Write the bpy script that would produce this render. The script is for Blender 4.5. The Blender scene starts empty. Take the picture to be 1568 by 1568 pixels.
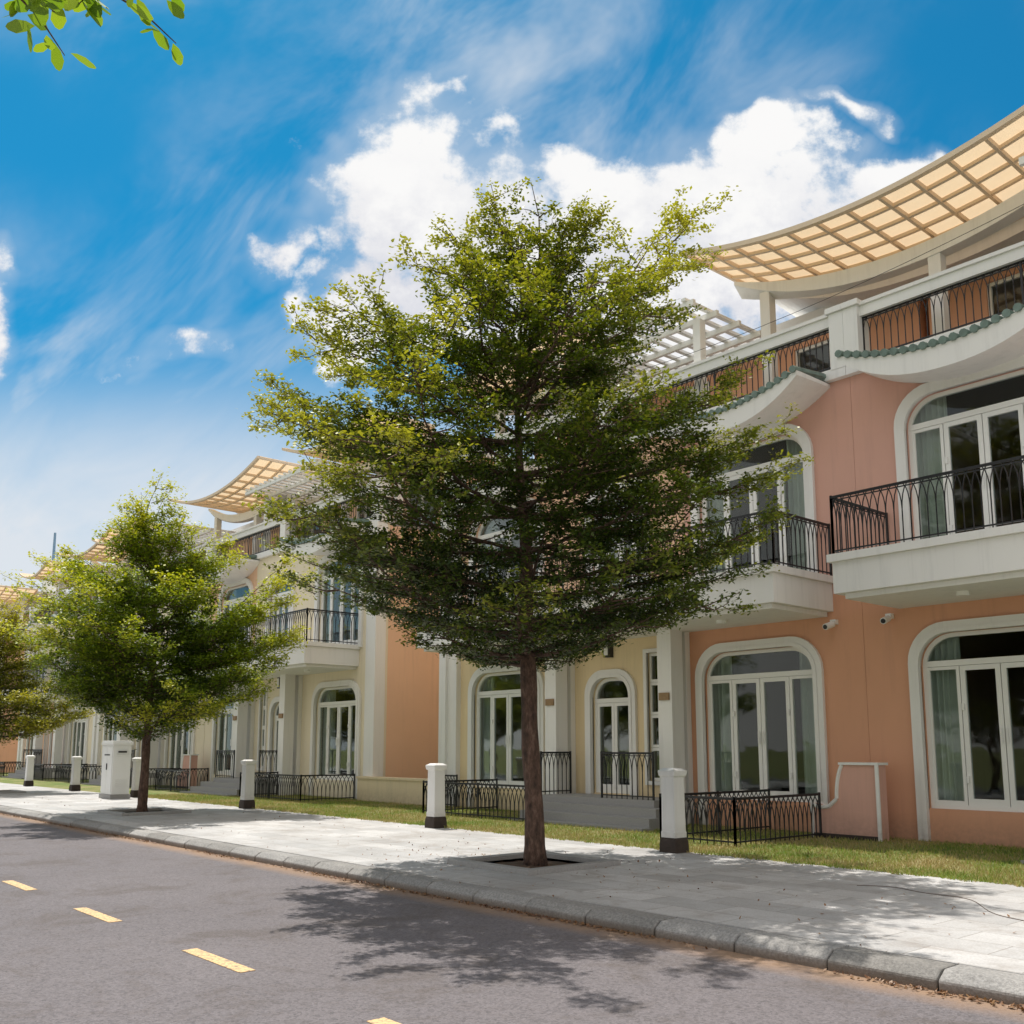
import bpy, math, random
import numpy as np
from mathutils import Vector, Matrix
random.seed(7)
S=bpy.context.scene
COL=S.collection
# ------------------------------------------------------------ materials
def newmat(name):
    m=bpy.data.materials.new(name); m.use_nodes=True
    nt=m.node_tree; b=nt.nodes['Principled BSDF']
    return m,nt,b
def N(nt,t,**k):
    n=nt.nodes.new(t)
    for a,v in k.items(): setattr(n,a,v)
    return n
def noise(nt,scale,detail=6,rough=.6,coord='Object',vec=None,dist=0):
    n=N(nt,'ShaderNodeTexNoise'); n.inputs['Scale'].default_value=scale; n.inputs['Detail'].default_value=min(detail,5)
    n.inputs['Roughness'].default_value=rough; n.inputs['Distortion'].default_value=dist
    if vec is None:
        g=N(nt,'ShaderNodeNewGeometry'); vec=g.outputs['Position']
    nt.links.new(vec,n.inputs['Vector']); return n
def ramp(nt,fac,stops):
    r=N(nt,'ShaderNodeValToRGB'); e=r.color_ramp.elements
    while len(e)<len(stops): e.new(.5)
    for i,(p,c) in enumerate(stops):
        e[i].position=p; e[i].color=(c[0],c[1],c[2],1)
    nt.links.new(fac,r.inputs[0]); return r
def mixc(nt,fac,a,b,mode='MIX'):
    m=N(nt,'ShaderNodeMix',data_type='RGBA',blend_type=mode)
    def s(sock,v):
        if hasattr(v,'is_linked') or hasattr(v,'links'): nt.links.new(v,sock)
        elif isinstance(v,(int,float)): sock.default_value=v
        else: sock.default_value=(v[0],v[1],v[2],1)
    s(m.inputs[0],fac); s(m.inputs[6],a); s(m.inputs[7],b); return m.outputs[2]
def math_(nt,op,a,b=None,c=None,clamp=False):
    n=N(nt,'ShaderNodeMath',operation=op); n.use_clamp=clamp
    for i,v in enumerate((a,b,c)):
        if v is None: continue
        if isinstance(v,(int,float)): n.inputs[i].default_value=v
        else: nt.links.new(v,n.inputs[i])
    return n.outputs[0]
def bump(nt,b,h,strength=.3,dist=.01):
    n=N(nt,'ShaderNodeBump'); n.inputs['Strength'].default_value=strength; n.inputs['Distance'].default_value=dist
    nt.links.new(h,n.inputs['Height']); nt.links.new(n.outputs[0],b.inputs['Normal'])
def plaster(name,col,rough=.8,var=.14,streak=True):
    m,nt,b=newmat(name)
    n1=noise(nt,.9,4); n2=noise(nt,14,3)
    dark=[c*(1-var) for c in col]
    c=mixc(nt,n1.outputs[0],col,dark)
    if streak:
        g=N(nt,'ShaderNodeNewGeometry'); mp=N(nt,'ShaderNodeMapping'); mp.inputs['Scale'].default_value=(5,5,.35)
        nt.links.new(g.outputs['Position'],mp.inputs[0]); n3=noise(nt,1.2,4,.7,vec=mp.outputs[0])
        r=ramp(nt,n3.outputs[0],[(.52,(0,0,0)),(.78,(1,1,1))])
        f=math_(nt,'MULTIPLY',r.outputs[0],.32)
        c=mixc(nt,f,c,[x*.55+.03 for x in col])
        sp=N(nt,'ShaderNodeSeparateXYZ'); nt.links.new(g.outputs['Position'],sp.inputs[0])
        d=math_(nt,'SUBTRACT',.55,sp.outputs[2]); d=math_(nt,'MULTIPLY',d,1.8,clamp=True); d=math_(nt,'MULTIPLY',d,n2.outputs[0])
        c=mixc(nt,d,c,(.16,.12,.09))
    nt.links.new(c,b.inputs['Base Color']); b.inputs['Roughness'].default_value=rough
    bump(nt,b,n2.outputs[0],.25,.006)
    return m
M={}
M['orange']=plaster('orange_plaster',(.74,.38,.235))
M['pink']=plaster('pink_plaster',(.72,.41,.325))
M['cream']=plaster('cream_plaster',(.84,.67,.42))
M['pale']=plaster('pale_cream_plaster',(.86,.76,.58))
M['peach']=plaster('peach_plaster',(.86,.55,.37))
M['white']=plaster('white_painted_plaster',(.84,.82,.79),.6,.09)
M['frame']=plaster('white_frame_paint',(.84,.83,.80),.35,.03,False)
M['bollard']=plaster('white_bollard_paint',(.76,.75,.73),.6,.10)
M['base']=plaster('yellow_base_plaster',(.80,.66,.44))
def simple(name,col,rough=.5,metal=0,sc=20,var=.3,bs=.2):
    m,nt,b=newmat(name); n=noise(nt,sc,3)
    c=mixc(nt,n.outputs[0],[x*(1+var*.5) for x in col],[x*(1-var) for x in col])
    nt.links.new(c,b.inputs['Base Color']); b.inputs['Roughness'].default_value=rough; b.inputs['Metallic'].default_value=metal
    bump(nt,b,n.outputs[0],bs,.005); return m
M['iron']=simple('black_wrought_iron',(.012,.012,.014),.45)
M['darkstone']=simple('dark_stone',(.05,.035,.028),.85,0,9,.5,.6)
M['tile']=simple('green_glazed_tile',(.16,.23,.20),.35,0,8,.6)
M['plaque']=simple('wood_plaque',(.32,.2,.1),.6)
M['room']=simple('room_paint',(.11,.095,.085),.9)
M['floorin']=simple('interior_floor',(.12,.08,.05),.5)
M['beam']=plaster('roof_beam_paint',(.78,.62,.46),.7,.1,False)
M['metalbox']=simple('cabinet_paint',(.74,.74,.72),.4,0,3,.08,.05)
M['black']=simple('black_plastic',(.02,.02,.02),.4)
M['cable']=simple('dusty_cable',(.16,.12,.10),.8)
M['step']=simple('granite_step',(.34,.33,.32),.7,0,40,.3)
M['bluepaint']=simple('blue_mast_paint',(.18,.3,.45),.5)
def mk_panel():
    m,nt,b=newmat('roof_panel')
    n=noise(nt,3,3); c=mixc(nt,n.outputs[0],(.86,.68,.46),(.80,.60,.38))
    nt.links.new(c,b.inputs['Base Color']); b.inputs['Roughness'].default_value=.6
    t=N(nt,'ShaderNodeBsdfTranslucent'); nt.links.new(c,t.inputs[0])
    x=N(nt,'ShaderNodeMixShader'); x.inputs[0].default_value=.42
    nt.links.new(b.outputs[0],x.inputs[1]); nt.links.new(t.outputs[0],x.inputs[2])
    nt.links.new(x.outputs[0],nt.nodes['Material Output'].inputs[0]); return m
M['panel']=mk_panel()
def mk_glass():
    m=bpy.data.materials.new('window_glass'); m.use_nodes=True; nt=m.node_tree; nt.nodes.clear()
    o=N(nt,'ShaderNodeOutputMaterial'); t=N(nt,'ShaderNodeBsdfTransparent'); t.inputs[0].default_value=(.80,.84,.83,1)
    g=N(nt,'ShaderNodeBsdfGlossy'); g.inputs['Roughness'].default_value=.03; g.inputs[0].default_value=(.9,.92,.92,1)
    n=noise(nt,1.5,2); bp=N(nt,'ShaderNodeBump'); bp.inputs['Strength'].default_value=.06; bp.inputs['Distance'].default_value=.05
    nt.links.new(n.outputs[0],bp.inputs['Height']); nt.links.new(bp.outputs[0],g.inputs['Normal'])
    f=N(nt,'ShaderNodeFresnel'); f.inputs[0].default_value=1.45
    ff=math_(nt,'MULTIPLY_ADD',f.outputs[0],.6,.01,clamp=True); ff=math_(nt,'MINIMUM',ff,.22)
    x=N(nt,'ShaderNodeMixShader'); nt.links.new(ff,x.inputs[0]); nt.links.new(t.outputs[0],x.inputs[1]); nt.links.new(g.outputs[0],x.inputs[2])
    nt.links.new(x.outputs[0],o.inputs[0]); return m
M['glass']=mk_glass()
def mk_curtain():
    m,nt,b=newmat('curtain_cloth'); n=noise(nt,5,3)
    c=mixc(nt,n.outputs[0],(.78,.79,.72),(.62,.65,.59)); nt.links.new(c,b.inputs['Base Color']); b.inputs['Roughness'].default_value=.9
    return m
M['curtain']=mk_curtain()
def mk_road():
    m,nt,b=newmat('asphalt'); n1=noise(nt,.35,5,.65); n2=noise(nt,90,3,.7); n3=noise(nt,1.1,5,.75,dist=.6)
    c=mixc(nt,n1.outputs[0],(.235,.208,.216),(.145,.130,.140))
    v=N(nt,'ShaderNodeTexVoronoi'); v.inputs['Scale'].default_value=55
    g=N(nt,'ShaderNodeNewGeometry'); nt.links.new(g.outputs['Position'],v.inputs['Vector'])
    sp_=ramp(nt,v.outputs['Color'],[(.0,(.35,.35,.35)),(.6,(1,1,1)),(1,(1.15,1.15,1.15))])
    c=mixc(nt,.7,c,sp_.outputs[0],'MULTIPLY')
    r=ramp(nt,n2.outputs[0],[(.35,(.45,.45,.45)),(.65,(1,1,1))]); c=mixc(nt,.65,c,r.outputs[0],'MULTIPLY')
    st=ramp(nt,n3.outputs[0],[(.50,(0,0,0)),(.64,(1,1,1))]); f=math_(nt,'MULTIPLY',st.outputs[0],.5)
    c=mixc(nt,f,c,(.085,.066,.056))
    sp=N(nt,'ShaderNodeSeparateXYZ'); nt.links.new(g.outputs['Position'],sp.inputs[0])
    d=math_(nt,'SUBTRACT',sp.outputs[1],6.0); d=math_(nt,'MULTIPLY',d,3.2,clamp=True)
    nn=noise(nt,3.5,5,.7); k=math_(nt,'MULTIPLY',d,nn.outputs[0]); k=math_(nt,'MULTIPLY',k,1.9,clamp=True)
    c=mixc(nt,k,c,(.28,.18,.115))
    nt.links.new(c,b.inputs['Base Color']); b.inputs['Roughness'].default_value=.85
    bump(nt,b,n2.outputs[0],.6,.008); return m
M['road']=mk_road()
def mk_pave():
    m,nt,b=newmat('granite_paving'); g=N(nt,'ShaderNodeNewGeometry')
    br=N(nt,'ShaderNodeTexBrick'); br.inputs['Scale'].default_value=1; br.inputs['Brick Width'].default_value=.8; br.inputs['Row Height'].default_value=.42
    br.inputs['Mortar Size'].default_value=.005; br.inputs['Color1'].default_value=(.57,.56,.555,1); br.inputs['Color2'].default_value=(.44,.435,.435,1); br.inputs['Mortar'].default_value=(.28,.26,.24,1)
    nt.links.new(g.outputs['Position'],br.inputs['Vector'])
    n1=noise(nt,.8,5,.65); n2=noise(nt,60,4); n3=noise(nt,2.3,5,.7,dist=.5)
    r=ramp(nt,n1.outputs[0],[(.3,(.68,.66,.64)),(.6,(1,1,1))]); c=mixc(nt,.85,br.outputs[0],r.outputs[0],'MULTIPLY')
    r2=ramp(nt,n2.outputs[0],[(.35,(.75,.75,.75)),(.6,(1,1,1))]); c=mixc(nt,.75,c,r2.outputs[0],'MULTIPLY')
    r3=ramp(nt,n3.outputs[0],[(.52,(0,0,0)),(.68,(1,1,1))]); c=mixc(nt,math_(nt,'MULTIPLY',r3.outputs[0],.5),c,(.25,.21,.18))
    nt.links.new(c,b.inputs['Base Color']); b.inputs['Roughness'].default_value=.7
    bump(nt,b,br.outputs['Fac'],-.3,.004); return m
M['pave']=mk_pave()
def mk_kerb():
    m,nt,b=newmat('kerb_granite'); n1=noise(nt,2.2,5,.7); n2=noise(nt,45,4,.7); g=N(nt,'ShaderNodeNewGeometry')
    c=mixc(nt,n1.outputs[0],(.46,.44,.42),(.22,.215,.21)); r=ramp(nt,n2.outputs[0],[(.35,(.5,.5,.5)),(.62,(1,1,1))]); c=mixc(nt,.8,c,r.outputs[0],'MULTIPLY')
    rv=ramp(nt,g.outputs['Random Per Island'],[(0,(.75,.74,.72)),(1,(1.1,1.1,1.1))]); c=mixc(nt,1,c,rv.outputs[0],'MULTIPLY')
    sp=N(nt,'ShaderNodeSeparateXYZ'); nt.links.new(g.outputs['Position'],sp.inputs[0]); d=math_(nt,'MULTIPLY',math_(nt,'SUBTRACT',.075,sp.outputs[2]),16,clamp=True)
    c=mixc(nt,math_(nt,'MULTIPLY',d,.75),c,(.16,.11,.075))
    nt.links.new(c,b.inputs['Base Color']); b.inputs['Roughness'].default_value=.85; bump(nt,b,n2.outputs[0],.7,.012); return m
M['kerb']=mk_kerb()
def mk_lawn():
    m,nt,b=newmat('lawn_grass'); n1=noise(nt,.7,5,.7); n2=noise(nt,35,4,.7)
    c=ramp(nt,n1.outputs[0],[(.3,(.09,.16,.02)),(.47,(.16,.20,.04)),(.60,(.30,.26,.11))])
    r=ramp(nt,n2.outputs[0],[(.3,(.5,.5,.5)),(.65,(1.2,1.2,1.2))]); c=mixc(nt,1,c.outputs[0],r.outputs[0],'MULTIPLY')
    nt.links.new(c,b.inputs['Base Color']); b.inputs['Roughness'].default_value=.9; bump(nt,b,n2.outputs[0],.8,.03); return m
M['lawn']=mk_lawn()
def mk_blade():
    m,nt,b=newmat('grass_blade'); g=N(nt,'ShaderNodeNewGeometry'); n1=noise(nt,.7,4,.7)
    f=math_(nt,'MULTIPLY_ADD',g.outputs['Random Per Island'],.35,math_(nt,'SUBTRACT',n1.outputs[0],.12))
    c=ramp(nt,f,[(.25,(.13,.23,.02)),(.46,(.26,.31,.05)),(.66,(.44,.35,.15))])
    nt.links.new(c.outputs[0],b.inputs['Base Color']); b.inputs['Roughness'].default_value=.6
    t=N(nt,'ShaderNodeBsdfTranslucent'); nt.links.new(c.outputs[0],t.inputs[0]); x=N(nt,'ShaderNodeMixShader'); x.inputs[0].default_value=.4
    nt.links.new(b.outputs[0],x.inputs[1]); nt.links.new(t.outputs[0],x.inputs[2]); nt.links.new(x.outputs[0],nt.nodes['Material Output'].inputs[0]); return m
M['blade']=mk_blade()
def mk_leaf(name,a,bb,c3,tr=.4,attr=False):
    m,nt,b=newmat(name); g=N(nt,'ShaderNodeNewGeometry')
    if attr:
        at=N(nt,'ShaderNodeAttribute'); at.attribute_name='tip_lit'
        f=math_(nt,'MULTIPLY_ADD',g.outputs['Random Per Island'],.3,at.outputs['Fac'])  # leaf tone follows the light painted over the crown
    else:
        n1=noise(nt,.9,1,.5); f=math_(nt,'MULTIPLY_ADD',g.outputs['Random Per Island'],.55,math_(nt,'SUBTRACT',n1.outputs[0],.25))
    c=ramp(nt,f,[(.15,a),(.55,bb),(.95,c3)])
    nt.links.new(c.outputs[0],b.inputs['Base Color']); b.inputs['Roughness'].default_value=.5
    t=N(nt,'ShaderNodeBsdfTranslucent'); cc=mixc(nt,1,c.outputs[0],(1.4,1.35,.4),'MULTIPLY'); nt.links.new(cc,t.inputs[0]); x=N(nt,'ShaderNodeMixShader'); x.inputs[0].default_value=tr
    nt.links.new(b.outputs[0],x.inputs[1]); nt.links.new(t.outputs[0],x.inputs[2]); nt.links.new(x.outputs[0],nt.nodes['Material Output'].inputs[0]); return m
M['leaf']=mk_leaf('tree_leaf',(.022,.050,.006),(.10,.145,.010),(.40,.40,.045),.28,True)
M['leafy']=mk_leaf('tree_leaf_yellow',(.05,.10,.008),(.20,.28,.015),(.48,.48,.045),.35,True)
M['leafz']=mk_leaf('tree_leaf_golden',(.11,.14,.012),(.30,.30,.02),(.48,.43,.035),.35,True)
M['leafb']=mk_leaf('broad_leaf',(.12,.22,.02),(.2,.3,.03),(.3,.34,.05),.5)
M['litter']=mk_leaf('dry_leaf',(.12,.05,.025),(.22,.11,.05),(.32,.2,.1),.1)
def mk_bark():
    m,nt,b=newmat('bark'); g=N(nt,'ShaderNodeNewGeometry'); mp=N(nt,'ShaderNodeMapping'); mp.inputs['Scale'].default_value=(16,16,6); nt.links.new(g.outputs['Position'],mp.inputs[0])
    n=noise(nt,1,5,.7,vec=mp.outputs[0]); n2=noise(nt,3.5,4)
    rr=ramp(nt,n.outputs[0],[(.35,(.03,.016,.011)),(.55,(.15,.082,.058)),(.70,(.27,.18,.14))])
    c=mixc(nt,math_(nt,'MULTIPLY',n2.outputs[0],.45),rr.outputs[0],(.10,.07,.05))
    nt.links.new(c,b.inputs['Base Color']); b.inputs['Roughness'].default_value=.9; bump(nt,b,n.outputs[0],1,.05); return m
M['bark']=mk_bark()
M['soil']=simple('soil',(.10,.06,.035),.95,0,12,.6,.8)
def mk_line():
    m,nt,b=newmat('yellow_road_paint'); n=noise(nt,28,5,.75); r=ramp(nt,n.outputs[0],[(.38,(.2,.16,.13)),(.50,(.72,.47,.23))])
    nt.links.new(r.outputs[0],b.inputs['Base Color']); b.inputs['Roughness'].default_value=.7; return m
M['line']=mk_line()

# ------------------------------------------------------------ mesh builder
class B:
    def __init__(s): s.v=[]; s.f=[]
    def add(s,vs,fs):
        o=len(s.v); s.v+= [tuple(p) for p in vs]; s.f+=[tuple(i+o for i in f) for f in fs]
    def box(s,x0,x1,y0,y1,z0,z1):
        s.add([(x0,y0,z0),(x1,y0,z0),(x1,y1,z0),(x0,y1,z0),(x0,y0,z1),(x1,y0,z1),(x1,y1,z1),(x0,y1,z1)],
              [(0,3,2,1),(4,5,6,7),(0,1,5,4),(1,2,6,5),(2,3,7,6),(3,0,4,7)])
    def tube(s,pts,rad,n=6,cap=True):
        pts=[Vector(p) for p in pts]
        if isinstance(rad,(int,float)): rad=[rad]*len(pts)
        vs=[];fs=[]
        for i,p in enumerate(pts):
            d=(pts[min(i+1,len(pts)-1)]-pts[max(i-1,0)])
            if d.length<1e-9: d=Vector((0,0,1))
            d.normalize(); a=Vector((0,0,1)) if abs(d.z)<.9 else Vector((1,0,0))
            u=d.cross(a).normalized(); w=d.cross(u)
            for k in range(n):
                an=2*math.pi*(k+.5)/n; vs.append(p+(u*math.cos(an)+w*math.sin(an))*rad[i])
        for i in range(len(pts)-1):
            for k in range(n):
                a=i*n+k;b=i*n+(k+1)%n; fs.append((a,b,b+n,a+n))
        if cap: fs.append(tuple(range(n))[::-1]); fs.append(tuple(range((len(pts)-1)*n,len(pts)*n)))
        s.add(vs,fs)
    def plate(s,outlines,y0,y1):
        c=bpy.data.curves.new('t','CURVE'); c.dimensions='2D'; c.fill_mode='BOTH'; c.extrude=abs(y1-y0)/2
        for o in outlines:
            sp=c.splines.new('POLY'); sp.points.add(len(o)-1)
            for i,(x,z) in enumerate(o): sp.points[i].co=(x,z,0,1)
            sp.use_cyclic_u=True
        ob=bpy.data.objects.new('t',c); COL.objects.link(ob)
        dg=bpy.context.evaluated_depsgraph_get(); dg.update()
        me=bpy.data.meshes.new_from_object(ob.evaluated_get(dg)); yc=(y0+y1)/2
        s.add([(v.co.x,yc-v.co.z,v.co.y) for v in me.vertices],[tuple(p.vertices) for p in me.polygons])
        bpy.data.objects.remove(ob); bpy.data.curves.remove(c); bpy.data.meshes.remove(me)
    def mesh(s,name,mat,smooth=False):
        me=bpy.data.meshes.new(name); me.from_pydata(s.v,[],s.f); me.materials.append(mat)
        if smooth: me.polygons.foreach_set('use_smooth',[True]*len(me.polygons))
        me.update(); return me
def obj(name,me,parent=None,loc=(0,0,0),bevel=0):
    o=bpy.data.objects.new(name,me); COL.objects.link(o); o.location=loc
    if parent: o.parent=parent
    if bevel:
        m=o.modifiers.new('b','BEVEL'); m.width=bevel; m.segments=2; m.limit_method='ANGLE'
    return o
def empty(name,loc=(0,0,0),scale=(1,1,1),rot=0):
    e=bpy.data.objects.new(name,None); COL.objects.link(e); e.location=loc; e.scale=scale; e.rotation_euler=(0,0,rot); return e

def arch(cx,w,z0,z1,r,n=8):
    p=[(cx-w/2,z0)]
    for i in range(n+1):
        a=math.pi-math.pi/2*i/n; p.append((cx-w/2+r+r*math.cos(a),z1-r+r*math.sin(a)))
    for i in range(n+1):
        a=math.pi/2-math.pi/2*i/n; p.append((cx+w/2-r+r*math.cos(a),z1-r+r*math.sin(a)))
    p.append((cx+w/2,z0)); return p
def rect(x0,x1,z0,z1): return [(x0,z0),(x1,z0),(x1,z1),(x0,z1)]
def rail(b,p0,p1,z,h,style='arch'):
    p0=Vector((p0[0],p0[1],0)); p1=Vector((p1[0],p1[1],0)); L=(p1-p0).length; d=(p1-p0)/L
    def P(s,zz): q=p0+d*s; return (q.x,q.y,z+zz)
    n=max(2,round(L/.125)); s=L/n; r=.0095
    b.tube([P(0,h),P(L,h)],.026,4); b.tube([P(0,.06),P(L,.06)],.016,4); 
    if style=='arch': b.tube([P(0,h-.05),P(L,h-.05)],.012,4)
    for k in range(n+1):
        x=k*s
        zs=.56*h if style=='arch' else .3*h
        b.tube([P(x,.0),P(x,zs)],r,4,False)
        for sg in (-1,1):
            pts=[]
            W=s*(1.0 if style=='arch' else 1.5)
            for i in range(6):
                u=i/5; xx=x+sg*W*(1-math.cos(u*math.pi/2)); zz=zs+(h-zs)*math.sin(u*math.pi/2)
                if xx<0 or xx>L: break
                pts.append(P(xx,zz))
            if len(pts)>1: b.tube(pts,r*.9,4,False)
    for x in ([0,L] if L<2.5 else [0,L/2,L]):
        b.tube([P(x,-.02),P(x,h+.03)],.022,4)

# ------------------------------------------------------------ townhouse
W=11.4; ZB=.13; SL=4.45; TR=7.95
C1,C2,CD=2.13,9.13,5.75
def window(z0,z1,cx,w,B_trim,B_fr,B_gl,B_cu,legs,r=.5,curt=True,double=True):
    ow=w+.34
    o=arch(cx,ow,legs,z1+.17,r+.12); i=arch(cx,w,legs if legs<z0-.01 else z0,z1,r)
    if legs<z0-.01:
        B_trim.plate([o+i[::-1]],-.07,.03)
        B_trim.plate([arch(cx,w+.14,legs,z1+.07,r+.05)+i[::-1]],-.09,-.072)
    else:
        B_trim.plate([arch(cx,ow,z0-.12,z1+.17,r+.12),arch(cx,w,z0,z1,r)],-.07,.03)
    zt=z1-.47
    B_fr.plate([arch(cx,w-.004,z0+.002,z1-.002,r),arch(cx,w-.13,z0+.07,z1-.065,r-.05)],.07,.15)
    B_fr.box(cx-w/2+.03,cx+w/2-.03,.065,.155,zt-.045,zt+.045)
    if double:
        xs=[-w/2+.05,-w/4-.02,0,w/4+.02,w/2-.05]
        for k in range(4):
            a,c=cx+xs[k],cx+xs[k+1]; t=.05 if k in(0,3) else .075
            g=.006
            B_fr.plate([rect(a+g,c-g,z0+.05,zt-.05),rect(a+g+t,c-g-t,z0+.05+t*1.6,zt-.05-t)],.08,.14)
        for sgn in(-1,1):
            B_fr.tube([(cx+sgn*.045,.045,z0+1.0),(cx+sgn*.045,.045,z0+1.22)],.014,6)
            B_fr.box(cx+sgn*(w/4-.01)-.02,cx+sgn*(w/4-.01)+.02,.05,.08,z0+1.5,z0+1.6)
            B_fr.box(cx+sgn*(w/4-.01)-.02,cx+sgn*(w/4-.01)+.02,.05,.08,z0+.4,z0+.5)
    else:
        for k in(-1,1):
            a,c=sorted((cx,cx+k*(w/2-.05)))
            B_fr.plate([rect(a+.005,c-.005,z0+.05,zt-.05),rect(a+.075,c-.075,z0+.18,zt-.12)],.08,.14)
    B_gl.plate([arch(cx,w-.1,z0+.05,z1-.05,r-.03)],.105,.112)
    if curt:
        for sg,wd in((-1,random.uniform(.45,.75)),(1,random.uniform(.45,.75))):
            n=26; x0=cx+sg*(w/2+.05); vs=[];fs=[]
            for i in range(n+1):
                u=i/n; x=x0-sg*wd*u; y=.30+.045*math.sin(u*wd*62)+.012*math.sin(i*3.1)
                vs+= [(x,y,z0-.05),(x-sg*.02*math.sin(u*9),y,(z0+z1)/2),(x,y*1.0,z1+.1)]
            for i in range(n):
                a=i*3; fs+=[(a,a+3,a+4,a+1),(a+1,a+4,a+5,a+2)]
            B_cu.add(vs,fs)
def sagz(x,c,hw,zmin,s): return zmin+s*((x-c)/hw)**2
def sagslab(b,c,hw,y0,y1,zmin,s,th,n=24,thy=None):
    vs=[];fs=[]
    for i in range(n+1):
        x=c-hw+2*hw*i/n; z=sagz(x,c,hw,zmin,s); e=abs(x-c)/hw; t=th*(1-.75*e**3)
        tb=t*.6 if thy is None else thy
        vs+=[(x,y0,z),(x,y1,z),(x,y1,z-tb),(x,y0,z-t)]
    for i in range(n):
        a=i*4
        for k in range(4): fs.append((a+k,a+(k+1)%4,a+4+(k+1)%4,a+4+k))
    fs+= [(0,1,2,3),(n*4+3,n*4+2,n*4+1,n*4)]
    b.add(vs,fs)
def lattice(bb,bp,c,hw,y0,y1,zmin,s,nx,ny):
    n=24
    for j in range(ny+1):
        y=y0+(y1-y0)*j/ny
        wdt=.05 if j in(0,ny) else .032; dp=.09 if j in (0,ny) else .06
        vs=[];fs=[]
        for i in range(n+1):
            x=c-hw+2*hw*i/n; z=sagz(x,c,hw,zmin,s); vs+=[(x,y-wdt,z),(x,y+wdt,z),(x,y+wdt,z-dp),(x,y-wdt,z-dp)]
        for i in range(n):
            a=i*4
            for k in range(4): fs.append((a+k,a+(k+1)%4,a+4+(k+1)%4,a+4+k))
        fs+= [(0,1,2,3),(n*4+3,n*4+2,n*4+1,n*4)]
        bb.add(vs,fs)
    for i in range(nx+1):
        x=c-hw+2*hw*i/nx; x=min(max(x,c-hw+.04),c+hw-.04); z=sagz(x,c,hw,zmin,s)
        bb.box(x-.028,x+.028,y0+.01,y1-.01,z-.075,z+.004)
    vs=[];fs=[]
    for i in range(n+1):
        x=c-hw+.02+2*(hw-.02)*i/n; z=sagz(x,c,hw,zmin,s)+.012; vs+=[(x,y0+.02,z),(x,y1-.02,z)]
    for i in range(n):
        a=i*2; fs.append((a,a+2,a+3,a+1))
    bp.add(vs,fs)

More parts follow.
